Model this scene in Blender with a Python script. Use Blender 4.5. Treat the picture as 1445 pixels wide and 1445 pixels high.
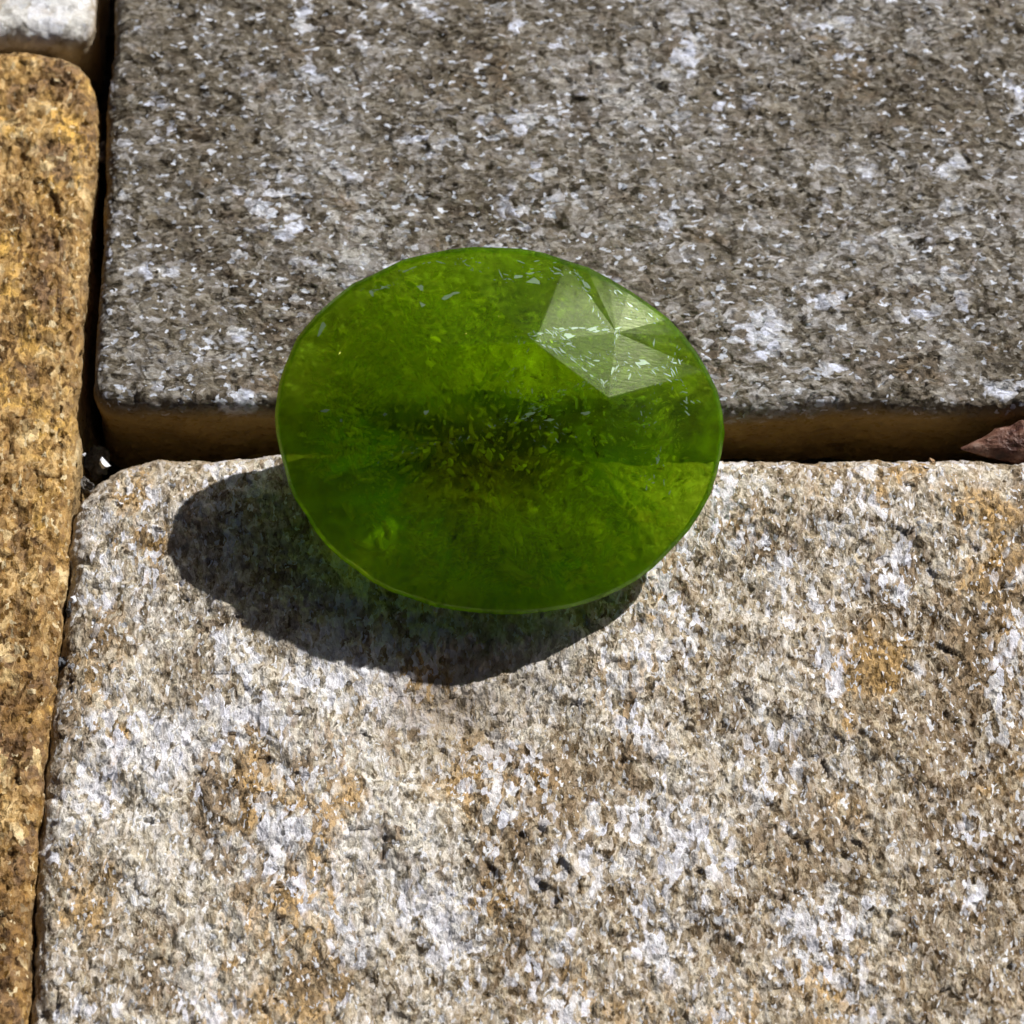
import bpy, math, random
import numpy as np
from mathutils import Vector, Matrix

# ------------------------------------------------------------------ scene, camera, light
# one Blender unit is one centimetre here; all lengths below are written in millimetres (MM)
MM = 0.1
S = bpy.context.scene
for o in list(bpy.data.objects):
    bpy.data.objects.remove(o)
S.unit_settings.system = 'METRIC'
S.unit_settings.scale_length = 0.01
COL = S.collection
R = math.radians
random.seed(5)
rng = np.random.default_rng(11)

ELEV = R(65)                       # camera looks down at the stones by 65 degrees
DIST = 85.0                        # mm
FRAME = 27.5                       # mm across the frame at the target
TARGET = Vector((0.0, -3.1, 0.0))  # mm
cam_d = bpy.data.cameras.new('camera')
cam = bpy.data.objects.new('camera', cam_d)
COL.objects.link(cam)
VIEW = Vector((0, math.cos(ELEV), -math.sin(ELEV)))
CAMP = TARGET - VIEW * DIST
cam.location = CAMP * MM
cam.rotation_euler = (math.pi / 2 - ELEV, 0, 0)
cam_d.sensor_width = 36
cam_d.lens = 18 / (FRAME / 2 / DIST)
cam_d.clip_start = 0.01
cam_d.clip_end = 1000
cam_d.dof.use_dof = True
cam_d.dof.focus_distance = (DIST - 1.5) * MM
cam_d.dof.aperture_fstop = 1.5
S.camera = cam


def at(px, py, z=0.0):
    """photograph pixel (1445 wide) -> place in mm on the level plane of height z"""
    s = FRAME / 1445.0
    up = Vector((0, math.sin(ELEV), math.cos(ELEV)))
    d = VIEW * DIST + Vector((1, 0, 0)) * ((px - 722.5) * s) + up * ((722.5 - py) * s)
    t = (z - CAMP.z) / d.z
    return CAMP + d * t


# sunlight comes from the right and slightly behind the gem
SUN_DIR = Vector((1.0, 1.04, 1.0)).normalized()      # towards the sun
sun_el = math.asin(SUN_DIR.z)
W = bpy.data.worlds.new('World')
S.world = W
W.use_nodes = True
wn = W.node_tree
bg = wn.nodes['Background']
sky = wn.nodes.new('ShaderNodeTexSky')
sky.sky_type = 'NISHITA'
sky.sun_disc = False
sky.air_density = 0.10
sky.dust_density = 1.6
sky.ozone_density = 0.2
sky.sun_elevation = sun_el
sky.sun_rotation = math.atan2(SUN_DIR.x, SUN_DIR.y)
wn.links.new(sky.outputs[0], bg.inputs[0])
bg.inputs[1].default_value = 0.05
sd = bpy.data.lights.new('sun', 'SUN')
sd.energy = 5.0
sd.angle = R(0.9)
sd.color = (1.0, 0.965, 0.905)
so = bpy.data.objects.new('sun', sd)
COL.objects.link(so)
so.rotation_euler = (-SUN_DIR).to_track_quat('-Z', 'Y').to_euler()
so.location = SUN_DIR * 30

S.view_settings.view_transform = 'Standard'
S.view_settings.look = 'None'
S.view_settings.exposure = 0.04
S.view_settings.gamma = 1.0
S.view_settings.use_curve_mapping = False
S.render.engine = 'CYCLES'
S.cycles.use_denoising = True
S.cycles.max_bounces = 16
S.cycles.diffuse_bounces = 3
S.cycles.glossy_bounces = 4
S.cycles.transmission_bounces = 12
S.cycles.transparent_max_bounces = 24
S.cycles.volume_bounces = 3
S.cycles.adaptive_threshold = 0.035
S.cycles.sample_clamp_indirect = 4.0
S.cycles.blur_glossy = 0.5
S.cycles.volume_step_rate = 2.0


# ------------------------------------------------------------------ numpy noise
def _hash(ix, iy, iz, seed):
    h = (ix.astype(np.uint32) * np.uint32(374761393) + iy.astype(np.uint32) * np.uint32(668265263)
         + iz.astype(np.uint32) * np.uint32(2147483647 - 58) + np.uint32((seed * 974711) & 0xffffffff))
    h = (h ^ (h >> np.uint32(13))) * np.uint32(1274126177)
    h = (h ^ (h >> np.uint32(16))) * np.uint32(2246822519)
    return h ^ (h >> np.uint32(15))


def vnoise(p, seed=0):
    i = np.floor(p).astype(np.int64)
    f = p - i
    u = f * f * (3 - 2 * f)
    out = np.zeros(len(p))
    for dx in (0, 1):
        for dy in (0, 1):
            for dz in (0, 1):
                h = _hash(i[:, 0] + dx, i[:, 1] + dy, i[:, 2] + dz, seed) / 4294967295.0
                w = ((u[:, 0] if dx else 1 - u[:, 0]) * (u[:, 1] if dy else 1 - u[:, 1])
                     * (u[:, 2] if dz else 1 - u[:, 2]))
                out += w * h
    return out * 2 - 1


def fbm(p, octs=4, seed=0, gain=0.5):
    a, s, tot = 1.0, np.zeros(len(p)), 0
    for k in range(octs):
        s += a * vnoise(p * 2 ** k + 17.3 * k, seed + k)
        tot += a
        a *= gain
    return s / tot


def worley(p, seed=0):
    """distance to the nearest grain centre, a random number and a random slope of that grain"""
    i = np.floor(p).astype(np.int64)
    best = np.full(len(p), 9.0)
    rid = np.zeros(len(p))
    slope = np.zeros(len(p))
    for dx in (-1, 0, 1):
        for dy in (-1, 0, 1):
            for dz in (-1, 0, 1):
                c = i + np.array([dx, dy, dz])
                h = [_hash(c[:, 0], c[:, 1], c[:, 2], seed + q) / 4294967295.0 for q in range(3)]
                dv = p - (c + np.stack(h, 1))
                d = (dv ** 2).sum(1)
                m = d < best
                best = np.where(m, d, best)
                r2 = (h[0] * 7.13 + h[1] * 3.7) % 1.0
                rid = np.where(m, r2, rid)
                sl = dv[:, 0] * (h[1] - .5) * 2 + dv[:, 1] * (h[2] - .5) * 2
                slope = np.where(m, sl, slope)
    return np.sqrt(best), rid, slope


# ------------------------------------------------------------------ node helpers
class NT:
    def __init__(self, name):
        self.m = bpy.data.materials.new(name)
        self.m.use_nodes = True
        self.t = self.m.node_tree
        self.t.nodes.clear()

    def n(self, kind, ins=None, **kw):
        nd = self.t.nodes.new(kind)
        for k, v in kw.items():
            setattr(nd, k, v)
        for k, v in (ins or {}).items():
            if isinstance(v, bpy.types.NodeSocket):
                self.t.links.new(v, nd.inputs[k])
            else:
                nd.inputs[k].default_value = v
        return nd

    def math(self, op, a, b=0.0, clamp=False):
        return self.n('ShaderNodeMath', {0: a, 1: b}, operation=op, use_clamp=clamp).outputs[0]

    def vmath(self, op, a, b=(0, 0, 0)):
        return self.n('ShaderNodeVectorMath', {0: a, 1: b}, operation=op).outputs[0]

    def scale(self, v, s):
        return self.n('ShaderNodeVectorMath', {0: v, 'Scale': s}, operation='SCALE').outputs[0]

    def noise(self, v, scale, detail=2.0, rough=0.5, dist=0.0):
        return self.n('ShaderNodeTexNoise', {'Vector': v, 'Scale': scale, 'Detail': detail, 'Roughness': rough,
                                             'Distortion': dist})

    def vor(self, v, scale, feature='F1', rand=1.0):
        return self.n('ShaderNodeTexVoronoi', {'Vector': v, 'Scale': scale, 'Randomness': rand}, feature=feature)

    def ramp(self, f, stops, interp='LINEAR'):
        nd = self.n('ShaderNodeValToRGB', {0: f})
        cr = nd.color_ramp
        cr.interpolation = interp
        while len(cr.elements) < len(stops):
            cr.elements.new(0.5)
        for e, (p, c) in zip(cr.elements, stops):
            e.position = p
            if not isinstance(c, (tuple, list)):
                c = (c, c, c)
            e.color = (*c[:3], 1)
        return nd.outputs[0]

    def mix(self, f, a, b, blend='MIX'):
        nd = self.t.nodes.new('ShaderNodeMix')
        nd.data_type = 'RGBA'
        nd.blend_type = blend
        nd.clamp_result = False
        for s, v in ((nd.inputs[0], f), (nd.inputs[6], a), (nd.inputs[7], b)):
            if isinstance(v, bpy.types.NodeSocket):
                self.t.links.new(v, s)
            else:
                s.default_value = (*v, 1) if isinstance(v, tuple) and len(v) == 3 else v
        return nd.outputs[2]

    def sep(self, v):
        return self.n('ShaderNodeSeparateXYZ', {0: v}).outputs

    def out(self, surf=None, vol=None):
        o = self.n('ShaderNodeOutputMaterial')
        if surf:
            self.t.links.new(surf, o.inputs[0])
        if vol:
            self.t.links.new(vol, o.inputs[1])
        return self.m


def srgb(r, g, b):
    f = lambda c: (c / 255 / 12.92) if c <= 10 else ((c / 255 + .055) / 1.055) ** 2.4
    return (f(r), f(g), f(b))


# ------------------------------------------------------------------ stone materials
def stone_material(name, grain, fine, stain_a, stain_b, stretch, rotz, white, side, seed, bump=0.5, tilt=0.45, gloss=0.12,
                   cell=3.0, dark=(0.055, 0.042, 0.03), dark_amt=0.45,
                   painted_glint=0.93, hue=((1.12, 1.02, .82), (.95, .96, 1.12))):
    """crystalline stone: interlocked mineral grains, each with its own colour, gloss and tilt; the mesh carries a
    'mineral' attribute (r tone, g white quartz, b ochre stain, a brown stain) that says where the veins lie"""
    t = NT(name)
    obj = t.n('ShaderNodeTexCoord').outputs['Object']
    at_ = t.n('ShaderNodeAttribute', attribute_name='mineral')
    tone, wht, och = t.n('ShaderNodeSeparateColor', {0: at_.outputs['Color']}).outputs
    brn = at_.outputs['Alpha']
    mp = t.n('ShaderNodeMapping', {'Vector': obj, 'Location': (seed * 13.7, seed * 7.1, seed * 3.3), 'Rotation': (0, 0, rotz),
                                   'Scale': tuple(c / MM for c in stretch)}).outputs[0]
    w1 = t.vmath('SUBTRACT', t.noise(mp, 2.2, 3, 0.6).outputs['Color'], (.5, .5, .5))
    Q = t.vmath('ADD', mp, t.scale(w1, 0.55))
    v1 = t.vor(Q, cell)
    v2 = t.vor(Q, cell * 2.5)
    c1 = t.sep(v1.outputs['Color'])
    c2 = t.sep(v2.outputs['Color'])
    fb = t.noise(Q, 2.2, 5, 0.74).outputs[0]
    f1 = t.math('ADD', t.math('MULTIPLY', c1[0], 0.30), t.math('MULTIPLY', t.math('SUBTRACT', fb, 0.22), 1.3))
    f1 = t.math('ADD', f1, t.math('MULTIPLY', t.math('SUBTRACT', tone, 0.5), 0.55))
    g = t.ramp(f1, grain)
    f2 = t.math('ADD', c2[0], t.math('MULTIPLY', t.math('SUBTRACT', tone, 0.5), 0.4))
    col = t.mix(0.28, g, t.ramp(f2, fine))
    for src, c in ((och, stain_a), (brn, stain_b)):
        v = t.math('ADD', src, t.math('MULTIPLY', t.math('SUBTRACT', c1[1], 0.5), 0.35))
        m = t.math('MULTIPLY', t.ramp(v, [(0.40, 0.0), (0.72, 1.0)]), 0.85)
        col = t.mix(m, col, t.mix(1.0, t.mix(c2[0], tuple(k * 0.55 for k in c), tuple(min(1, k * 1.55) for k in c)), (1, 1, 1), 'MULTIPLY'))
    v = t.math('ADD', wht, t.math('MULTIPLY', t.math('SUBTRACT', c1[2], 0.5), 0.62))
    m = t.math('MULTIPLY', t.ramp(v, [(0.52, 0.0), (0.66, 1.0)]), 0.9)
    col = t.mix(m, col, t.mix(c2[2], white[0], white[1]))
    # grains differ a little in hue: yellowish, neutral, lavender
    col = t.mix(0.5, col, t.mix(c1[1], hue[0], hue[1]), 'MULTIPLY')
    sp = t.ramp(c2[2], [(painted_glint, 0.0), (painted_glint + 0.03, 1.0)])  # tiny grain glints, painted into the base colour as white dots
    col = t.mix(t.math('MULTIPLY', sp, 0.8), col, white[0])
    dk = t.ramp(c2[1], [(0.92, 0.0), (0.95, 1.0)])
    col = t.mix(t.math('MULTIPLY', dk, dark_amt), col, dark)
    # sides below the worn top keep an earthy film
    z = t.math('MULTIPLY', t.sep(obj)[2], 1 / MM)
    zz = t.math('ADD', z, t.math('MULTIPLY', t.math('SUBTRACT', fb, 0.5), 0.6))
    sm = t.n('ShaderNodeMapRange', {0: zz, 1: -0.14, 2: -0.70, 3: 0.0, 4: side[1]}).outputs[0]
    col = t.mix(sm, col, t.mix(fb, tuple(c * .5 for c in side[0]), tuple(min(1, c * 1.5) for c in side[0])))
    # each grain is a little crystal face of its own
    nrm = t.n('ShaderNodeNewGeometry').outputs['Normal']
    tv = t.scale(t.vmath('SUBTRACT', v2.outputs['Color'], (.5, .5, .5)), tilt)
    tv1 = t.scale(t.vmath('SUBTRACT', v1.outputs['Color'], (.5, .5, .5)), tilt * 0.8)
    nn = t.vmath('NORMALIZE', t.vmath('ADD', t.vmath('ADD', nrm, tv), tv1))
    hgt = t.noise(mp, 8, 4, 0.7).outputs[0]
    bp = t.n('ShaderNodeBump', {'Strength': bump, 'Distance': 0.015, 'Height': hgt, 'Normal': nn}).outputs[0]
    rough = t.ramp(c2[1], [(0.0, 0.16), (gloss, 0.22), (gloss + 0.05, 0.6), (1.0, 0.85)])
    p = t.n('ShaderNodeBsdfPrincipled', {'Base Color': col, 'Roughness': rough, 'Normal': bp,
                                         'Specular IOR Level': 0.5})
    return t.out(p.outputs[0])


MAT_GRAY = stone_material(
    'grey_quartzite',
    [(0.10, (.042, .028, .013)), (0.36, (.118, .097, .064)), (0.60, (.178, .156, .119)), (0.80, (.28, .272, .26)), (0.98, (.58, .61, .66))],
    [(0.05, (.035, .026, .016)), (0.35, (.10, .084, .060)), (0.70, (.20, .19, .165)), (0.98, (.55, .57, .60))],
    (.14, .09, .035), (.085, .060, .032),
    (0.74, 1.05, 1.0), R(5), ((.74, .80, .94), (.44, .45, .49)), ((.44, .285, .09), 0.97), 1.0,
    bump=0.5, tilt=0.55, gloss=0.10, cell=3.9, painted_glint=0.935)
MAT_TAN = stone_material(
    'pale_quartzite',
    [(0.05, (.13, .07, .022)), (0.28, (.31, .23, .13)), (0.48, (.50, .43, .32)), (0.70, (.68, .65, .58)), (0.95, (.88, .89, .90))],
    [(0.03, (.09, .055, .025)), (0.28, (.32, .25, .16)), (0.6, (.60, .56, .48)), (0.9, (.88, .88, .88))],
    (.38, .23, .065), (.20, .135, .066),
    (1.2, 0.68, 1.0), R(12), ((.87, .90, .98), (.68, .67, .70)), ((.24, .16, .07), 0.85), 2.0,
    bump=0.6, tilt=0.62, gloss=0.12, cell=4.6, dark=(.10, .06, .025), dark_amt=0.35, painted_glint=0.90)
MAT_GOLD = stone_material(
    'ochre_quartzite',
    [(0.08, (.048, .020, .005)), (0.30, (.155, .080, .019)), (0.50, (.285, .160, .043)), (0.72, (.45, .285, .095)), (0.95, (.74, .57, .32))],
    [(0.04, (.045, .021, .007)), (0.35, (.20, .113, .031)), (0.65, (.38, .235, .075)), (0.95, (.76, .61, .36))],
    (.50, .31, .065), (.15, .085, .040),
    (1.1, 0.72, 1.0), R(-14), ((.82, .68, .42), (.62, .46, .22)), ((.30, .21, .10), 0.7), 3.0,
    bump=0.6, tilt=0.62, gloss=0.10, cell=3.4, dark=(.06, .03, .01), painted_glint=0.945, hue=((1.2, 1.0, .62), (1.04, .95, .85)))
MAT_WHITE = stone_material(
    'white_quartzite',
    [(0.2, (.34, .30, .24)), (0.4, (.56, .55, .52)), (0.6, (.72, .74, .76)), (0.85, (.86, .89, .93))],
    [(0.1, (.45, .42, .36)), (0.4, (.62, .63, .63)), (0.8, (.85, .87, .90))],
    (.46, .36, .18), (.30, .24, .15),
    (0.9, 1.0, 1.0), 0, ((.86, .90, .96), (.74, .75, .77)), ((.40, .30, .16), 0.8), 4.0,
    bump=0.35, tilt=0.35, gloss=0.06, cell=2.0, dark_amt=0.2)


# ------------------------------------------------------------------ stone meshes
def axis(lo, hi, vlo, vhi, fine, coarse, depth):
    """unfolded coordinates across a block: fine where the photograph looks, coarse elsewhere"""
    pts = [lo - depth]
    while pts[-1] < hi + depth:
        p = pts[-1]
        step = fine if vlo <= p <= vhi else coarse
        if p < vlo < p + step:
            step = max(vlo - p, 1e-3)
        pts.append(p + step)
    pts[-1] = hi + depth
    return np.array(pts)


def blobs(p, spots):
    """soft patches given as (photo x, photo y, radius x, radius y, strength), laid on the stone in millimetres"""
    s = np.zeros(len(p))
    k = FRAME / 1445
    for (px, py, rx, ry, w) in spots:
        c = at(px, py)
        s += w * np.exp(-(((p[:, 0] - c.x) / (rx * k)) ** 2 + ((p[:, 1] - c.y) / (ry * k / math.sin(ELEV))) ** 2))
    return s


def stone(name, label, rect, corner, edge, depth, view, mat, relief, grain, gsize, seed, shape=None, wob=0.15, fine=0.05,
          parent=None, minerals=None, tone0=0.5, bend=None):
    x0, x1, y0, y1 = rect
    arc = edge * (math.pi / 2 - 1)
    dp = depth + arc
    X = axis(x0, x1, view[0], view[1], fine, 0.35, dp)
    Y = axis(y0, y1, view[2], view[3], fine, 0.35, dp)
    nx, ny = len(X), len(Y)
    gx, gy = np.meshgrid(X, Y)
    s = np.stack([gx.ravel(), gy.ravel()], 1)
    core_lo, core_hi = np.array([x0 + corner, y0 + corner]), np.array([x1 - corner, y1 - corner])
    c = np.clip(s, core_lo, core_hi)
    d = s - c
    l2 = np.linalg.norm(d, axis=1)
    li = np.abs(d).max(axis=1)
    dirn = d / np.maximum(l2, 1e-9)[:, None]
    flat = corner - edge
    ang = np.clip((li - flat) / edge, 0, math.pi / 2)
    o = np.where(li < flat, li, flat + edge * np.sin(ang))
    zz = np.where(li < flat, 0.0, -edge * (1 - np.cos(ang)))
    over = np.clip(li - flat - edge * math.pi / 2, 0, None)
    zz = zz - over
    P = np.concatenate([c + dirn * o[:, None], zz[:, None]], 1)
    N = np.concatenate([dirn * np.sin(ang)[:, None], np.cos(ang)[:, None]], 1)
    # uneven outline, slow relief, then the grains of the stone themselves
    q = P + np.array([seed * 5.1, seed * 3.7, seed])
    rim = np.clip(li / max(corner, 1e-3), 0, 1)
    P[:, :2] += dirn * (wob * rim * (fbm(q * 0.35, 3, seed + 40) - 0.9 * np.clip(fbm(q * 1.1, 4, seed + 45, .6) - .12, 0, 1)))[:, None]
    dz = relief * fbm(q * np.array([.22, .22, .3]), 3, seed) + relief * 0.35 * fbm(q * 0.9, 3, seed + 9)
    if shape is not None:
        dz = dz + shape(P) * np.cos(ang)
    wq = q + 0.25 * np.stack([vnoise(q * 1.7, seed + 3), vnoise(q * 1.7, seed + 4), vnoise(q * 1.7, seed + 5)], 1)
    F, rid, sl = worley(wq / gsize, seed + 20)
    F2, rid2, sl2 = worley(wq / (gsize * 0.45), seed + 30)
    lift = (rid - 0.55) * 0.9 + sl * 0.9 - F * 0.5
    lift2 = (rid2 - 0.5) * 0.5 + sl2 * 0.6 - F2 * 0.35
    pit = -np.clip(fbm(q * np.array([1.3, .8, 1.]), 4, seed + 60) - 0.22, 0, 1) * (minerals or {}).get('pit', 3.0)
    fadeside = 1 - 0.7 * np.clip(-zz / 1.2, 0, 1)
    dn = dz + grain * (lift + 0.6 * lift2 + pit) * fadeside
    P = P + N * dn[:, None]
    if bend:                              # the block's flank is not quite straight
        ys = np.array([at(722, b_[0]).y for b_ in bend])
        P[:, 0] += np.interp(P[:, 1], ys[::-1], np.array([b_[1] for b_ in bend])[::-1]) * FRAME / 1445
    me = bpy.data.meshes.new(name)
    idx = np.arange(nx * ny).reshape(ny, nx)
    quads = np.stack([idx[:-1, :-1], idx[:-1, 1:], idx[1:, 1:], idx[1:, :-1]], -1).reshape(-1, 4)
    me.vertices.add(nx * ny)
    me.vertices.foreach_set('co', (P * MM).astype(np.float32).ravel())
    me.loops.add(quads.size)
    me.polygons.add(len(quads))
    me.loops.foreach_set('vertex_index', quads.astype(np.int32).ravel())
    me.polygons.foreach_set('loop_start', np.arange(0, quads.size, 4, dtype=np.int32))
    me.polygons.foreach_set('use_smooth', np.ones(len(quads), dtype=bool))
    me.update(calc_edges=True)
    me.validate()
    me.materials.append(mat)
    mn = minerals or {}
    st = np.array(mn.get('streak', (1, 1, 1)))
    wq2 = (wq + 0.5 * np.stack([fbm(q * 0.6, 2, seed + 80), fbm(q * 0.6, 2, seed + 83), fbm(q * 0.6, 2, seed + 86)], 1)) * st
    tone = tone0 + 0.8 * fbm(wq2 * 0.32, 5, seed + 90, 0.6) + mn.get('tk', 1.0) * blobs(P, mn.get('tone', []))
    wht = mn.get('w0', 0.25) + mn.get('amp', 0.7) * fbm(wq2 * 1.0 * mn.get('fr', 1.0), 5, seed + 100, 0.62) + mn.get('wk', 1.0) * blobs(P, mn.get('white', []))
    och = mn.get('o0', 0.15) + 1.2 * mn.get('amp', 0.7) * fbm(wq2 * 0.75 * mn.get('fr', 1.0), 6, seed + 110, 0.62) + blobs(P, mn.get('ochre', []))
    brn = mn.get('b0', 0.20) + 1.2 * mn.get('amp', 0.7) * fbm(wq2 * 0.85 * mn.get('fr', 1.0), 6, seed + 120, 0.62) + blobs(P, mn.get('brown', []))
    attr = me.attributes.new('mineral', 'FLOAT_COLOR', 'POINT')
    attr.data.foreach_set('color', np.stack([tone, wht, och, brn], 1).astype(np.float32).ravel())
    ob = bpy.data.objects.new(name, me)
    COL.objects.link(ob)
    ob['label'] = label
    if parent:
        ob.parent = parent
    return ob


# ------------------------------------------------------------------ the setting: bedding sand with the stones set in it
def soil_material():
    t = NT('joint_earth')
    P = t.scale(t.n('ShaderNodeTexCoord').outputs['Object'], 1 / MM)
    n = t.noise(P, 2.5, 6, 0.7).outputs[0]
    col = t.ramp(n, [(.3, (.010, .008, .006)), (.55, (.035, .027, .018)), (.75, (.09, .075, .055))])
    bp = t.n('ShaderNodeBump', {'Strength': 0.8, 'Distance': 0.03, 'Height': n}).outputs[0]
    return t.out(t.n('ShaderNodeBsdfPrincipled', {'Base Color': col, 'Roughness': 0.9, 'Normal': bp}).outputs[0])


def grid_mesh(name, x0, x1, y0, y1, step, zf, mat):
    X = np.arange(x0, x1 + step, step)
    Y = np.arange(y0, y1 + step, step)
    gx, gy = np.meshgrid(X, Y)
    p = np.stack([gx.ravel(), gy.ravel(), np.zeros(gx.size)], 1)
    p[:, 2] = zf(p)
    nx, ny = len(X), len(Y)
    idx = np.arange(nx * ny).reshape(ny, nx)
    quads = np.stack([idx[:-1, :-1], idx[:-1, 1:], idx[1:, 1:], idx[1:, :-1]], -1).reshape(-1, 4)
    me = bpy.data.meshes.new(name)
    me.from_pydata((p * MM).tolist(), [], quads.tolist())
    me.materials.append(mat)
    ob = bpy.data.objects.new(name, me)
    COL.objects.link(ob)
    return ob


MAT_SOIL = soil_material()
BED = -3.6
pavement = grid_mesh('pavement', -22, 22, -26, 20, 0.25,
                     lambda p: BED + 0.5 * fbm(p * 0.8, 4, 71) + 0.25 * fbm(p * 2.2, 2, 75), MAT_SOIL)
pavement['kind'] = 'structure'
pavement['label'] = 'dark sandy joints between four rough paving stones'

gl = at(128, 560).x - 0.05
GRAY_MIN = dict(streak=(.8, 1.15, 1), w0=0.17, o0=0.12, b0=0.24, wk=0.95,
                tone=[(1350, 120, 260, 160, -.10), (640, 250, 330, 170, .10), (300, 60, 140, 90, -.08), (980, 420, 260, 110, .06),
                      (180, 180, 30, 160, .22), (190, 470, 50, 100, .15)],
                white=[(730, 40, 26, 18, .5), (960, 92, 28, 16, .5), (1120, 100, 30, 22, .55), (500, 262, 22, 18, .5), (232, 376, 34, 22, .5),
                       (440, 105, 22, 34, .45), (722, 170, 40, 26, .4), (225, 143, 20, 12, .7), (430, 20, 16, 30, .5), (1080, 480, 20, 22, .45),
                       (1172, 428, 26, 22, .45), (1400, 540, 36, 22, .5), (740, 290, 16, 26, .4), (940, 318, 16, 10, .5), (1195, 290, 14, 8, .5),
                       (500, 320, 26, 18, .4), (1060, 140, 22, 14, .4), (600, 190, 20, 16, .4), (330, 570, 30, 14, .4), (1010, 400, 30, 14, .35)],
                ochre=[(400, 480, 28, 26, .4), (1110, 400, 40, 26, .25), (1095, 345, 18, 14, .4), (780, 30, 70, 30, .2)],
                brown=[(1000, 60, 100, 40, .2), (560, 100, 60, 40, .2), (330, 440, 60, 40, .2), (1250, 500, 90, 40, .2)])
stone('paving_stone', 'grey speckled paving stone behind the green gem, its front edge in shade',
      (gl, 19.5, 0.0, 17.5), 0.7, 0.46, 5.5, (-13.5, 16, -3.2, 14.5), MAT_GRAY, 0.16, 0.045, 0.40, 1, wob=0.22,
      parent=pavement, minerals=GRAY_MIN)


def tan_shape(p):
    x, y = p[:, 0], p[:, 1]
    a = at(640, 1000)
    b = at(1120, 680)
    c = at(330, 700)
    dip = -0.50 * np.exp(-(((x - a.x) / 3.4) ** 2 + ((y - a.y) / 1.9) ** 2))
    hump = 0.35 * np.exp(-(((x - b.x) / 4.0) ** 2 + ((y - b.y) / 2.0) ** 2))
    hump2 = 0.15 * np.exp(-(((x - c.x) / 2.0) ** 2 + ((y - c.y) / 1.5) ** 2))
    back = -0.25 * np.clip((y + 3.6) / 2.0, 0, 1) ** 2
    return dip + hump + hump2 + back


fl = at(72, 1060).x
TAN_MIN = dict(streak=(1.25, .75, 1), w0=0.27, o0=0.19, b0=0.22, amp=0.95, tk=1.6, pit=1.2, fr=0.55,
               tone=[(1330, 1000, 170, 260, -.22), (1380, 1330, 170, 130, -.24), (560, 1010, 220, 50, .22), (560, 1230, 170, 110, .14),
                     (190, 1130, 90, 110, .14), (1120, 1230, 110, 110, -.14), (290, 960, 90, 60, -.10), (1020, 700, 90, 40, .12),
                     (900, 900, 110, 90, .05), (480, 1370, 150, 60, -.10), (300, 690, 120, 30, -.05)],
               white=[(590, 1000, 90, 30, .45), (690, 1090, 90, 60, .25), (540, 1250, 110, 70, .35), (220, 1040, 40, 50, .35), (130, 1130, 40, 40, .35),
                      (910, 1040, 50, 34, .35), (860, 1020, 22, 30, .35), (1362, 1165, 24, 20, .6), (1372, 1265, 18, 26, .6), (250, 1370, 50, 50, .3),
                      (640, 1310, 50, 40, .3), (1115, 1172, 16, 12, .6), (385, 1040, 34, 50, .3), (270, 715, 26, 9, .7), (820, 1200, 50, 40, .25),
                      (1000, 900, 40, 30, .3), (340, 1000, 40, 30, .3)],
               ochre=[(765, 1100, 30, 16, .8), (1190, 1150, 34, 50, .5), (1195, 1010, 20, 50, .4), (170, 1050, 14, 40, .5), (355, 1140, 12, 30, .7),
                      (210, 770, 36, 20, .55), (690, 1260, 30, 30, .3), (1190, 730, 70, 40, .22), (430, 980, 20, 30, .45), (560, 1090, 12, 20, .5),
                      (1070, 770, 26, 26, .3), (410, 1260, 20, 30, .4), (1260, 930, 40, 40, .3), (720, 1290, 14, 40, .4)],
               brown=[(300, 970, 60, 40, .3), (460, 1370, 60, 40, .35), (1320, 1180, 100, 160, .22), (1400, 900, 70, 130, .22), (1400, 1350, 100, 90, .3),
                      (1240, 1000, 30, 70, .3), (880, 1070, 12, 30, .5), (290, 1150, 30, 60, .3), (1110, 1230, 60, 60, .25), (660, 1240, 60, 30, .2),
                      (1230, 830, 60, 50, .2), (890, 960, 10, 50, .4)])
stone('paving_stone', 'pale cream and brown paving stone in front, lying under the gem and its shadow',
      (fl, 19.5, -24, at(800, 629).y), 2.6, 0.8, 5.5, (-14, 16, -18.5, 1.5), MAT_TAN, 0.34, 0.072, 0.42, 2, tan_shape, wob=0.22,
      fine=0.052, parent=pavement, minerals=TAN_MIN, bend=[(640, 6), (780, 4), (1000, -10), (1250, -14), (1445, -18), (1600, -20)])
gr = at(118, 560).x - 0.1
GOLD_MIN = dict(streak=(1.1, .8, 1), w0=0.14, o0=0.20, b0=0.26, amp=0.85,
                tone=[(60, 620, 60, 60, .2), (100, 400, 20, 300, .15), (40, 330, 40, 60, -.2), (30, 1050, 40, 80, -.1), (60, 80, 70, 14, .25)],
                white=[(98, 312, 14, 16, .6), (90, 820, 12, 22, .5), (70, 150, 30, 12, .3), (40, 430, 10, 10, .5), (100, 90, 26, 16, .4)],
                ochre=[(100, 185, 26, 30, .5), (80, 600, 50, 40, .3)], brown=[(60, 120, 60, 40, .3), (70, 230, 40, 40, .3), (30, 1060, 40, 60, .3)])
stone('paving_stone', 'ochre gold paving stone along the left edge with a rounded corner',
      (-21.5, gr, -24, at(60, 62).y), 1.6, 0.5, 5.5, (-16, -9.5, -18.5, 13), MAT_GOLD, 0.26, 0.075, 0.45, 3, wob=0.22,
      fine=0.055, parent=pavement, minerals=GOLD_MIN, bend=[(0, -10), (100, -8), (350, 2), (600, 8), (780, 0), (1050, -19), (1250, -20), (1445, -19), (1600, -19)])
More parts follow.
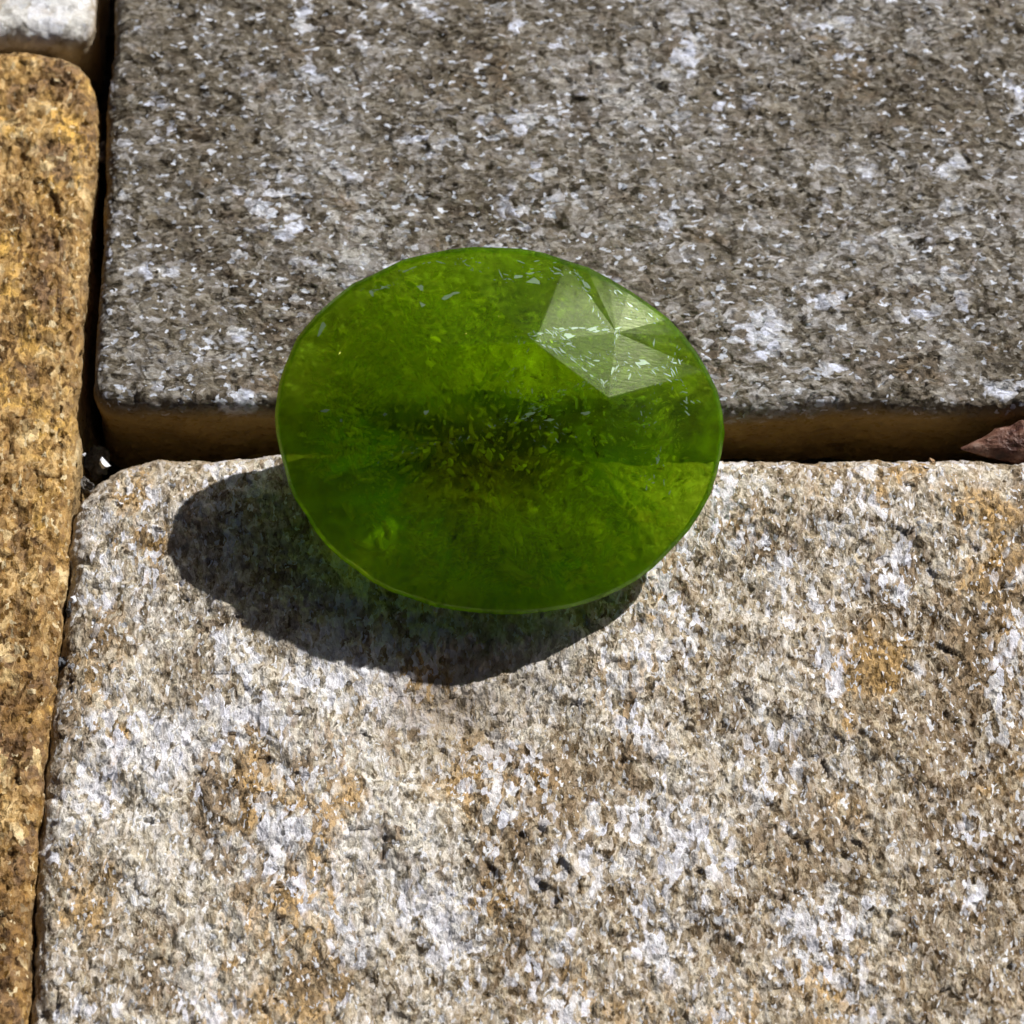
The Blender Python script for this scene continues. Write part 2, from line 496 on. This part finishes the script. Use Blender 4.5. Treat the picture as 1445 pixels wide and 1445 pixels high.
stone('paving_stone', 'white paving stone cut off by the top left corner',
      (-21.5, at(128, 30).x, at(60, 58).y + 0.1, 17.5), 0.9, 0.6, 5.5, (-16, -10, 8, 14.5), MAT_WHITE, 0.12, 0.03, 0.5, 4, wob=0.1,
      fine=0.07, parent=pavement, minerals=dict(w0=0.4, o0=0.12))


# ------------------------------------------------------------------ the gem
def gem_material():
    t = NT('green_gem')
    P = t.scale(t.n('ShaderNodeTexCoord').outputs['Object'], 1 / MM)
    n1 = t.noise(P, 0.45, 5, 0.6, 0.4).outputs[0]
    n2 = t.noise(P, 2.2, 6, 0.7, 0.5).outputs[0]
    scr = t.noise(t.n('ShaderNodeMapping', {'Vector': P, 'Rotation': (0, 0, R(35)), 'Scale': (1, 9, 3)}).outputs[0], 2.0, 4, .7).outputs[0]
    hgt = t.math('ADD', t.math('MULTIPLY', scr, 0.5), t.math('MULTIPLY', n2, 0.5))
    bp = t.n('ShaderNodeBump', {'Strength': 0.07, 'Distance': 0.01, 'Height': hgt}).outputs[0]
    # the crown is worn dull by scratches around its upper right facets
    dw = t.n('ShaderNodeVectorMath', {0: P, 1: (2.3, 2.2, 0.8)}, operation='DISTANCE').outputs['Value']
    wear = t.math('ADD', t.ramp(t.math('MULTIPLY', dw, 0.2), [(.25, 1.0), (.62, 0.0)]), t.math('MULTIPLY', t.math('SUBTRACT', n2, .5), .8))
    rough = t.ramp(wear, [(.1, .08), (.9, .235)])
    glass = t.n('ShaderNodeBsdfGlass', {'Color': (.72, .94, .19, 1), 'Roughness': rough, 'IOR': 1.5, 'Normal': bp}).outputs[0]
    gloss = t.n('ShaderNodeBsdfGlossy', {'Color': (1, 1, 1, 1), 'Roughness': rough, 'Normal': bp}).outputs[0]
    tr = t.n('ShaderNodeBsdfTransparent', {'Color': (.74, .94, .19, 1)}).outputs[0]
    fr = t.n('ShaderNodeFresnel', {'IOR': 1.52, 'Normal': bp}).outputs[0]
    trg = t.n('ShaderNodeMixShader', {0: fr, 1: tr, 2: gloss}).outputs[0]
    surf = t.n('ShaderNodeMixShader', {0: 0.55, 1: glass, 2: trg}).outputs[0]
    n3 = t.noise(P, 1.5, 5, 0.75, 0.6).outputs[0]
    dens = t.math('MULTIPLY', t.ramp(n1, [(.36, 0.25), (.52, 0.9), (.66, 2.2)]), t.ramp(n3, [(.40, 0.06), (.52, 0.6), (.64, 4.6)]))
    # cloudier growth zones towards the upper left and along the lower edge
    def zone(c, r):
        d_ = t.vmath('MULTIPLY', t.vmath('SUBTRACT', P, c), tuple(1 / k for k in r))
        return t.ramp(t.n('ShaderNodeVectorMath', {0: d_}, operation='LENGTH').outputs['Value'], [(.2, 1.0), (1.0, 0.0)])
    zn = t.math('ADD', zone((-2.4, 1.9, -.2), (2.6, 2.2, 2.0)), zone((0.9, -3.4, -.2), (3.6, 1.5, 1.5)))
    re = t.n('ShaderNodeVectorMath', {0: t.vmath('MULTIPLY', P, (1 / 5.85, 1 / 4.8, 0))}, operation='LENGTH').outputs['Value']
    rimz = t.ramp(re, [(.62, 0.0), (.95, 1.0)])
    rimz = t.math('MULTIPLY', rimz, 2.4)
    dens = t.math('MULTIPLY', dens, t.math('ADD', t.math('ADD', 0.5, rimz), t.math('MULTIPLY', zn, 1.9)))
    sc = t.n('ShaderNodeVolumeScatter', {'Color': (.70, .98, .0, 1), 'Density': t.math('MULTIPLY', dens, 1.7), 'Anisotropy': 0.0}).outputs[0]
    ab = t.n('ShaderNodeVolumeAbsorption', {'Color': (.90, .96, .0, 1), 'Density': 8.0}).outputs[0]
    # a brown cloud in the heart of the crystal
    dc = t.vmath('MULTIPLY', t.vmath('SUBTRACT', P, (-0.4, -0.7, -0.3)), (1 / 3.2, 1 / 1.7, 1 / 1.6))
    dl = t.n('ShaderNodeVectorMath', {0: dc}, operation='LENGTH').outputs['Value']
    core = t.math('MULTIPLY', t.ramp(dl, [(.3, 1.0), (1.0, 0.0)]), t.ramp(n3, [(.35, .2), (.65, 1.6)]))
    ab2 = t.n('ShaderNodeVolumeAbsorption', {'Color': (.72, .34, .0, 1), 'Density': t.math('MULTIPLY', core, 8.5)}).outputs[0]
    vol = t.n('ShaderNodeAddShader', {0: sc, 1: t.n('ShaderNodeAddShader', {0: ab, 1: ab2}).outputs[0]}).outputs[0]
    return t.out(surf, vol)


def build_gem():
    A, B = 5.85, 4.80                     # half axes of the girdle, mm
    TA, TB = 3.05, 2.30                   # half axes of the table
    CH, PH, GT = 1.31, 4.2, 0.42          # crown height, pavilion depth, girdle thickness
    tv = [26, 77, 126, 162, 204, 247, 293, 334]        # table corners
    n = len(tv)
    V, F = [], []

    def add(x, y, z):
        V.append((x * MM, y * MM, z * MM))
        return len(V) - 1
    jit = random.Random(31)
    E = lambda a, ra, rb, z: add(ra * math.cos(R(a)), rb * math.sin(R(a)), z)
    rag = {}

    def G(a, d, z):                       # girdle point: ground by hand, so never a perfect ellipse
        k = round(a, 3)
        if k not in rag:
            rag[k] = jit.uniform(-.028, .028) + 0.05 * math.sin(R(3 * a + 40)) + 0.03 * math.sin(R(5 * a))
        return E(a, A + d + rag[k], B + d + rag[k], z + 0.03 * math.sin(R(4 * a + 70)))
    table = [E(a, TA, TB, CH) for a in tv]
    mids = [(tv[i] + (tv[(i + 1) % n] + (360 if i == n - 1 else 0))) / 2 for i in range(n)]
    star = [E(a, (TA * .48 + A * .52), (TB * .48 + B * .52), GT * .32 + (CH - GT * .32) * (0.435 if a < 60 else 0.47)) for a in mids]
    sub = 4
    girdle_a = []
    for i in range(n):
        a0, a1 = tv[i], mids[i]
        a2 = tv[(i + 1) % n] + (360 if i == n - 1 else 0)
        girdle_a += [a0 + (a1 - a0) * k / sub for k in range(sub)] + [a1 + (a2 - a1) * k / sub for k in range(sub)]
    m = len(girdle_a)
    gt = [G(a, -.04, GT * .32) for a in girdle_a]
    gm = [G(a, .06, -GT * .08) for a in girdle_a]
    gb = [G(a, -.06, -GT / 2) for a in girdle_a]
    F.append(table)
    for i in range(n):
        j = (i + 1) % n
        g0, gM, g1 = i * 2 * sub, i * 2 * sub + sub, (i + 1) * 2 * sub
        F.append([table[j], table[i], star[i]])                                   # star facet
        F.append([table[i], gt[g0], star[i]])                                     # bezel halves
        F.append([table[j], star[i], gt[g1 % m]])
        for k in range(g0, gM):                                                   # upper girdle facets
            F.append([star[i], gt[k], gt[k + 1]])
        for k in range(gM, g1):
            F.append([star[i], gt[k], gt[(k + 1) % m]])
    for k in range(m):
        j = (k + 1) % m
        F.append([gt[k], gm[k], gm[j], gt[j]])
        F.append([gm[k], gb[k], gb[j], gm[j]])
    cul = add(0.1, 0.05, -PH)
    low = [E(a, A * .46, B * .46, -PH * 0.66) for a in mids]
    for i in range(n):
        j = (i + 1) % n
        g0, gM, g1 = i * 2 * sub, i * 2 * sub + sub, (i + 1) * 2 * sub
        for k in range(g0, gM):
            F.append([low[i], gb[(k + 1) % m], gb[k]])
        for k in range(gM, g1):
            F.append([low[i], gb[(k + 1) % m], gb[k]])
        F.append([gb[g0], cul, low[i]])
        F.append([gb[g1 % m], low[i], cul])
    me = bpy.data.meshes.new('gemstone')
    me.from_pydata(V, [], F)
    me.materials.append(gem_material())
    import bmesh
    bm = bmesh.new()
    bm.from_mesh(me)
    bmesh.ops.recalc_face_normals(bm, faces=bm.faces)
    edges = [e for e in bm.edges if not e.is_boundary and e.calc_face_angle(0) > 0.12]
    bmesh.ops.bevel(bm, geom=edges, offset=0.02 * MM, segments=1, affect='EDGES', clamp_overlap=True)
    bm.to_mesh(me)
    bm.free()
    ob = bpy.data.objects.new('gemstone', me)
    COL.objects.link(ob)
    return ob, (A, B, CH, PH)


GEM_TILT = R(21)
gem, (GA, GB, GCH, GPH) = build_gem()
GZ = 2.5
gc = at(703, 607, GZ)
gem.location = gc * MM
gem.rotation_euler = (GEM_TILT, R(3.5), R(-5))
gem['label'] = 'translucent green oval faceted gemstone resting over the stone joint'
gem['category'] = 'gemstone'


# inclusions inside the gem: shards of cloudy crystal, pale feathers under the crown, dark brown specks
def flake_material(name, col, trans, rough=0.4):
    t = NT(name)
    d = t.n('ShaderNodeBsdfDiffuse', {'Color': (*col, 1)}).outputs[0]
    r = t.n('ShaderNodeBsdfTranslucent', {'Color': (*col, 1)}).outputs[0]
    g = t.n('ShaderNodeBsdfGlossy', {'Color': (*col, 1), 'Roughness': rough}).outputs[0]
    a = t.n('ShaderNodeMixShader', {0: 0.5, 1: d, 2: r}).outputs[0]
    b = t.n('ShaderNodeMixShader', {0: 0.25, 1: a, 2: g}).outputs[0]
    c = t.n('ShaderNodeBsdfTransparent').outputs[0]
    return t.out(t.n('ShaderNodeMixShader', {0: trans, 1: b, 2: c}).outputs[0])


def inside(x, y, z, m=0.93):
    """is a point of the gem's own frame inside its cut shape"""
    r = math.hypot(x / GA, y / GB)
    if z >= 0:
        return r < m * (1 - 0.5 * z / GCH) and z < GCH * 0.93
    return r < m * (1 - (-z / GPH) ** 1.25)


def flakes(name, clusters, mat, parent, seed, aspect=(0.15, 0.75)):
    """clusters: (x, y, z, spread xyz, number, size lo, size hi), mm in the gem's frame"""
    rnd = random.Random(seed)
    V, F = [], []
    for (cx, cy, cz, sx, sy, sz, num, lo, hi) in clusters:
        k = 0
        tries = 0
        while k < num and tries < num * 20:
            tries += 1
            p = (rnd.gauss(cx, sx), rnd.gauss(cy, sy), rnd.gauss(cz, sz))
            if not inside(*p):
                continue
            k += 1
            size = lo + (hi - lo) * rnd.random() ** 3.0
            lean = 0.9 * math.sin(p[0] * 1.7 + p[1] * 1.1) + rnd.gauss(0, .5)
            rot = Matrix.Rotation(lean, 3, 'Z') @ Matrix.Rotation(rnd.gauss(0, .7), 3, 'X') @ Matrix.Rotation(rnd.gauss(0, .5), 3, 'Y')
            n = rnd.randint(5, 9)
            asp = rnd.uniform(*aspect)
            th = size * 0.12
            top, bot = [], []
            for q in range(n):
                a = 6.283 * (q + rnd.uniform(-.3, .3)) / n
                rr = size * rnd.uniform(.25, 1.0) * 0.5
                for lst, h in ((top, th), (bot, -th)):
                    v = rot @ Vector((rr * math.cos(a), rr * asp * math.sin(a), h * rnd.uniform(.3, 1)))
                    V.append(((v.x + p[0]) * MM, (v.y + p[1]) * MM, (v.z + p[2]) * MM))
                    lst.append(len(V) - 1)
            F.append(top)
            F.append(bot[::-1])
            for q in range(n):
                F.append([top[q], bot[q], bot[(q + 1) % n], top[(q + 1) % n]])
    me = bpy.data.meshes.new(name)
    me.from_pydata(V, [], F)
    me.materials.append(mat)
    ob = bpy.data.objects.new(name, me)
    COL.objects.link(ob)
    ob.parent = parent
    ob['kind'] = 'stuff'
    return ob


FL_BRIGHT = flake_material('inclusion_yellow_green', (.95, .97, .18), 0.05)
FL_PALE = flake_material('inclusion_pale_feather', (.80, .92, .80), 0.45, 0.25)
FL_DARK = flake_material('inclusion_brown', (.20, .14, .02), 0.45)
f = flakes('crystal_inclusions', [
    (-2.6, 2.0, -0.1, 1.3, .9, .6, 1300, .06, .55),      # bright cloud at the upper left
    (-4.2, 0.2, -0.1, .7, 1.2, .4, 420, .06, .5),
    (0.8, -3.2, -0.2, 1.5, .6, .4, 900, .06, .55),      # bright cloud along the lower edge
    (3.0, -2.4, -0.2, .9, .8, .4, 320, .06, .5),
    (-0.6, -1.0, 0.2, 1.9, .5, .5, 380, .06, .5),      # sparks in the dark middle
    (4.4, 0.2, 0.0, .5, 1.0, .4, 120, .05, .25),
    (0, 0, -0.6, 3, 2.4, 1.0, 1100, .05, .36)], FL_BRIGHT, gem, 3)
f['label'] = 'small yellow green crystal shards glinting inside the gem'
FL_VEIL = flake_material('inclusion_lime_veil', (.95, .98, .22), 0.62)
f = flakes('veil_inclusions', [
    (-2.3, 2.1, .0, 1.3, .9, .4, 70, .3, 1.3), (-4.0, .4, -.1, .7, 1.0, .3, 26, .3, 1.0), (0.6, -3.1, -.1, 1.6, .5, .3, 60, .3, 1.3),
    (2.6, -2.3, -.1, 1.0, .7, .3, 30, .3, 1.1), (-1.0, -.9, .3, 1.2, .4, .3, 22, .25, .8), (4.2, .2, .1, .5, 1.0, .3, 18, .3, .9),
    (-2.6, -2.6, -.1, 1.0, .6, .3, 26, .3, 1.1)], FL_VEIL, gem, 21, (0.15, 0.5))
f['label'] = 'thin lime coloured veils clouding the inside of the gem'
f = flakes('feather_inclusions', [
    (1.9, 1.5, .75, .9, .6, .25, 110, .06, .42), (2.9, 0.5, .6, .6, .5, .2, 70, .05, .35), (1.3, .3, .95, 1.1, .35, .15, 60, .05, .30),
    (0.4, .1, .9, 1.5, .4, .3, 60, .05, .28)], FL_PALE, gem, 8, (0.2, 0.6))
f['label'] = 'pale feathers inside the gem under its upper right facets'


def nicks():
    """abrasions on the crown: thin pale scuffs lying on the facets themselves"""
    from mathutils.bvhtree import BVHTree
    me = gem.data
    tree = BVHTree.FromPolygons([v.co for v in me.vertices], [list(p.vertices) for p in me.polygons])
    rnd = random.Random(77)
    V, F = [], []

    def one(px, py, length, width, ang):
        u, v = (px - 703) / 53.6, (607 - py) / 53.6
        c, s_ = math.cos(R(5)), math.sin(R(5))
        x, y = u * c - v * s_, u * s_ + v * c
        hit, nor, _, _ = tree.ray_cast(Vector((x * MM, y * MM, 1)), Vector((0, 0, -1)))
        if hit is None or math.hypot(x / GA, y / GB) > .965:
            return
        t1 = Vector((math.cos(ang), math.sin(ang), 0))
        t1 = (t1 - nor * t1.dot(nor)).normalized()
        t2 = nor.cross(t1)
        n = rnd.randint(6, 9)
        ring = []
        for q in range(n):
            a = 6.283 * (q + rnd.uniform(-.35, .35)) / n
            r = rnd.uniform(.3, 1.0) * .5
            ring.append(hit + t1 * (r * length * math.cos(a) * MM) + t2 * (r * width * math.sin(a) * MM))
        b0 = len(V)
        for h in (-0.012, 0.006):
            V.extend(tuple(w + nor * (h * MM)) for w in ring)
        F.append([b0 + n + q for q in range(n)])
        F.append([b0 + q for q in range(n)][::-1])
        for q in range(n):
            F.append([b0 + q, b0 + (q + 1) % n, b0 + n + (q + 1) % n, b0 + n + q])

    def trail(p0, p1, num, spread, lo, hi):
        ang = math.atan2(p0[1] - p1[1], p1[0] - p0[0])
        for k in range(num):
            u = rnd.random()
            off = math.sin(u * 8 + p0[0]) * spread * .7 + rnd.gauss(0, spread * .45)
            ln = 1.4 * (lo + (hi - lo) * rnd.random() ** 2.5)
            one(p0[0] + (p1[0] - p0[0]) * u + off * math.sin(ang), p0[1] + (p1[1] - p0[1]) * u + off * math.cos(ang), ln, ln * rnd.uniform(.08, .34),
                ang + rnd.gauss(0, .5))

    trail((865, 535), (700, 600), 70, 9, .02, .15)
    trail((700, 600), (500, 680), 40, 10, .03, .16)
    trail((742, 476), (860, 462), 60, 4, .04, .26)
    trail((742, 476), (850, 545), 50, 4, .04, .24)
    trail((866, 462), (864, 540), 40, 4, .04, .22)
    trail((770, 480), (850, 520), 60, 14, .04, .26)
    trail((800, 370), (852, 462), 40, 4, .04, .26)
    trail((940, 470), (905, 690), 70, 20, .03, .20)
    trail((640, 372), (830, 400), 60, 16, .04, .26)
    trail((700, 555), (810, 625), 30, 18, .02, .15)
    trail((470, 425), (640, 362), 50, 10, .03, .24)
    trail((880, 500), (985, 560), 60, 16, .03, .22)
    trail((860, 400), (975, 490), 50, 16, .03, .22)
    trail((720, 480), (740, 600), 40, 14, .03, .16)
    for (px, py, ln, wd, an) in [(625, 425, .50, .16, .5), (640, 418, .3, .12, .3), (590, 410, .28, .18, -.9), (594, 436, .34, .16, -.8), (452, 470, .50, .22, 1.4),
                                 (458, 588, .42, .14, .1), (748, 398, .55, .35, -.6), (728, 392, .4, .2, .4), (822, 588, .30, .14, .3), (745, 590, .34, .12, .4),
                                 (772, 598, .34, .14, .2), (522, 418, .3, .16, -1.1), (860, 525, .4, .14, 1.3), (905, 512, .45, .2, .1), (800, 478, .4, .24, .3),
                                 (545, 594, .16, .14, 0), (483, 602, .14, .12, 0), (602, 590, .2, .16, .6), (884, 534, .3, .08, 1.3), (920, 480, .4, .08, 1.5)]:
        one(px, py, ln, wd, an)
    m = bpy.data.meshes.new('surface_nicks')
    m.from_pydata(V, [], F)
    m.materials.append(flake_material('scuffed_facet', (.52, .66, .54), 0.45, 0.3))
    o = bpy.data.objects.new('surface_nicks', m)
    COL.objects.link(o)
    o.parent = gem
    o['kind'] = 'stuff'
    o['label'] = 'pale scratches and nicks on the crown facets, thickest at the upper right'


nicks()
f = flakes('brown_inclusions', [
    (-0.8, -0.9, -.3, 1.6, .45, .5, 160, .06, .4), (1.6, 0.1, -.3, 1.1, .7, .5, 90, .06, .35), (-1.2, 0.6, -.5, .9, .5, .5, 60, .06, .4)],
    FL_DARK, gem, 12)
f['label'] = 'dark olive brown cloud in the middle of the gem'


# ------------------------------------------------------------------ chip in the joint and loose grains
def mineral(name, cols, rough, bump=0.6, scale=2.5, trans=0.0):
    t = NT(name)
    P = t.scale(t.n('ShaderNodeTexCoord').outputs['Object'], 1 / MM)
    n = t.noise(P, scale, 5, 0.65, 0.4).outputs[0]
    st = [(0.3 + 0.4 * i / max(1, len(cols) - 1), c) for i, c in enumerate(cols)]
    bp = t.n('ShaderNodeBump', {'Strength': bump, 'Distance': 0.02, 'Height': n}).outputs[0]
    return t.out(t.n('ShaderNodeBsdfPrincipled', {'Base Color': t.ramp(n, st), 'Roughness': rough, 'Normal': bp,
                                                  'Transmission Weight': trans}).outputs[0])


def chip():
    tip = at(1356, 633, -0.55)
    end = at(1560, 622, -0.75)
    nu, nv = 40, 36
    ax = (end - tip)
    L = ax.length
    ax.normalize()
    side = Vector((-ax.y, ax.x, 0)).normalized()
    V = []
    for i in range(nu + 1):
        u = i / nu
        w = 0.05 + 0.95 * math.sin(min(1, u * 1.7) * math.pi / 2) ** 1.1 * (1 - max(0, u - .75) ** 2 * 9)
        c = tip + ax * (L * u)
        for j in range(nv):
            a = 2 * math.pi * j / nv
            V.append(c + side * (0.72 * w * math.cos(a) + 0.22 * u) + Vector((0, 0, 0.50 * w * math.sin(a) * (1.0 if math.sin(a) > 0 else 0.7))))
    P = np.array([tuple(v) for v in V])
    C = np.array([tuple(tip + ax * (L * i / nu)) for i in range(nu + 1) for j in range(nv)])
    d = P - C
    ridg = 1 - np.abs(fbm(P * np.array([.9, 2.2, 2.0]), 3, 5)) * 1.3 + 0.45 * fbm(P * 2.5, 3, 15)
    P = C + d * (0.55 + 0.55 * ridg)[:, None]
    F = [[i * nv + j, i * nv + (j + 1) % nv, (i + 1) * nv + (j + 1) % nv, (i + 1) * nv + j] for i in range(nu) for j in range(nv)]
    F.append([j for j in range(nv)][::-1])
    F.append([nu * nv + j for j in range(nv)])
    o0 = P.mean(0)
    me = bpy.data.meshes.new('bark_chip')
    me.from_pydata(((P - o0) * MM).tolist(), [], F)
    me.materials.append(mineral('red_brown_chip', [(.030, .010, .010), (.10, .035, .022), (.22, .11, .075), (.34, .24, .20)], 0.55, 0.8, 1.6))
    ob = bpy.data.objects.new('bark_chip', me)
    COL.objects.link(ob)
    ob.location = Vector(o0) * MM
    ob['label'] = 'pointed reddish brown chip wedged in the joint at the right edge'
    ob['category'] = 'chip'


chip()

G_QUARTZ = mineral('clear_grain', [(.72, .76, .86), (.90, .93, .98)], 0.12, 0.2, 3)
G_GREY = mineral('grey_grit', [(.06, .055, .055), (.17, .16, .15), (.34, .33, .33)], 0.95, 0.9, 3.5)
G_TAN = mineral('tan_grit', [(.22, .12, .05), (.45, .28, .14), (.60, .46, .30)], 0.6, 0.7, 3.0)
G_DARK = mineral('slate_grit', [(.03, .035, .045), (.09, .10, .12), (.26, .28, .32)], 0.5, 0.8, 3.0)


def grain(name, label, cat, px, py, z, size, mat, seed, squash=(1, 1, .8), group=None, npts=22):
    lumpy = name == 'grit_lump'
    import bmesh
    rnd = random.Random(seed)
    bm = bmesh.new()
    for _ in range(npts):
        v = Vector((rnd.gauss(0, 1), rnd.gauss(0, 1), rnd.gauss(0, 1))).normalized() * rnd.uniform(.8, 1.0)
        bm.verts.new([v[k] * squash[k] * size * 0.5 * MM for k in range(3)])
    res = bmesh.ops.convex_hull(bm, input=bm.verts)
    junk = [e for e in res['geom_interior'] + res['geom_unused'] if isinstance(e, bmesh.types.BMVert)]
    bmesh.ops.delete(bm, geom=list(set(junk)), context='VERTS')
    if lumpy:
        bm.clear()
        bmesh.ops.create_icosphere(bm, subdivisions=5, radius=1)
        co = np.array([tuple(v.co) for v in bm.verts])
        rr = 0.80 + 0.75 * fbm(co * 1.3 + seed, 3, seed) + 0.24 * (worley(co * 3.2 + seed, seed)[0] - .5) + 0.10 * fbm(co * 9, 3, seed + 2)
        for v, c_, r_ in zip(bm.verts, co, rr):
            v.co = [c_[k] * r_ * squash[k] * size * 0.5 * MM for k in range(3)]
    me = bpy.data.meshes.new(name)
    bm.to_mesh(me)
    bm.free()
    me.materials.append(mat)
    ob = bpy.data.objects.new(name, me)
    COL.objects.link(ob)
    ob.location = at(px, py, z) * MM
    ob['label'] = label
    ob['category'] = cat
    if group:
        ob['group'] = group
    return ob


GRP = 'loose grit in the joints'
grain('sand_grain', 'bright white glinting sand grain where the three joints meet', 'sand grain', 147, 653, -0.75, 0.42, G_QUARTZ, 4, (1, .9, .7), GRP, 12)
grain('grit_lump', 'dull grey grit lump under the bright sand grain at the corner joint', 'grit', 135, 652, -1.9, 0.8, G_GREY, 6, (.9, 1.1, .8), GRP, 40)
grain('grit_lump', 'small grey grit lump below the bright sand grain, against the ochre stone', 'grit', 120, 686, -1.3, 0.6, G_GREY, 9, (.8, 1, .8), GRP, 34)
grain('sand_grain', 'tiny pale grain left of the bright sand grain', 'sand grain', 119, 642, -0.25, 0.16, G_QUARTZ, 14, (1, 1, .8), GRP, 10)
grain('grit_lump', 'dark grey grit lump in the upper left joint beside the ochre stone', 'grit', 139, 216, -0.9, 0.62, G_GREY, 15, (.8, 1.3, .8), GRP, 34)
grain('grit_lump', 'slate grey grit lump in the lower left joint, upper of two', 'grit', 101, 862, -0.45, 0.50, G_DARK, 17, (.7, 1.2, .8), GRP, 30)
grain('grit_lump', 'slate grey grit lump in the lower left joint, lower of two', 'grit', 91, 938, -0.50, 0.62, G_DARK, 21, (.6, 1.3, .8), GRP, 30)
grain('sand_grain', 'pale grain stuck between the ochre and the cream stone', 'sand grain', 103, 846, -0.10, 0.28, G_QUARTZ, 23, (.8, 1.1, .8), GRP, 12)
grain('sand_grain', 'tiny orange grain on the rim of the cream stone left of the chip', 'sand grain', 1314, 650, 0.10, 0.22, G_TAN, 27, (1, .9, .8), GRP, 14)
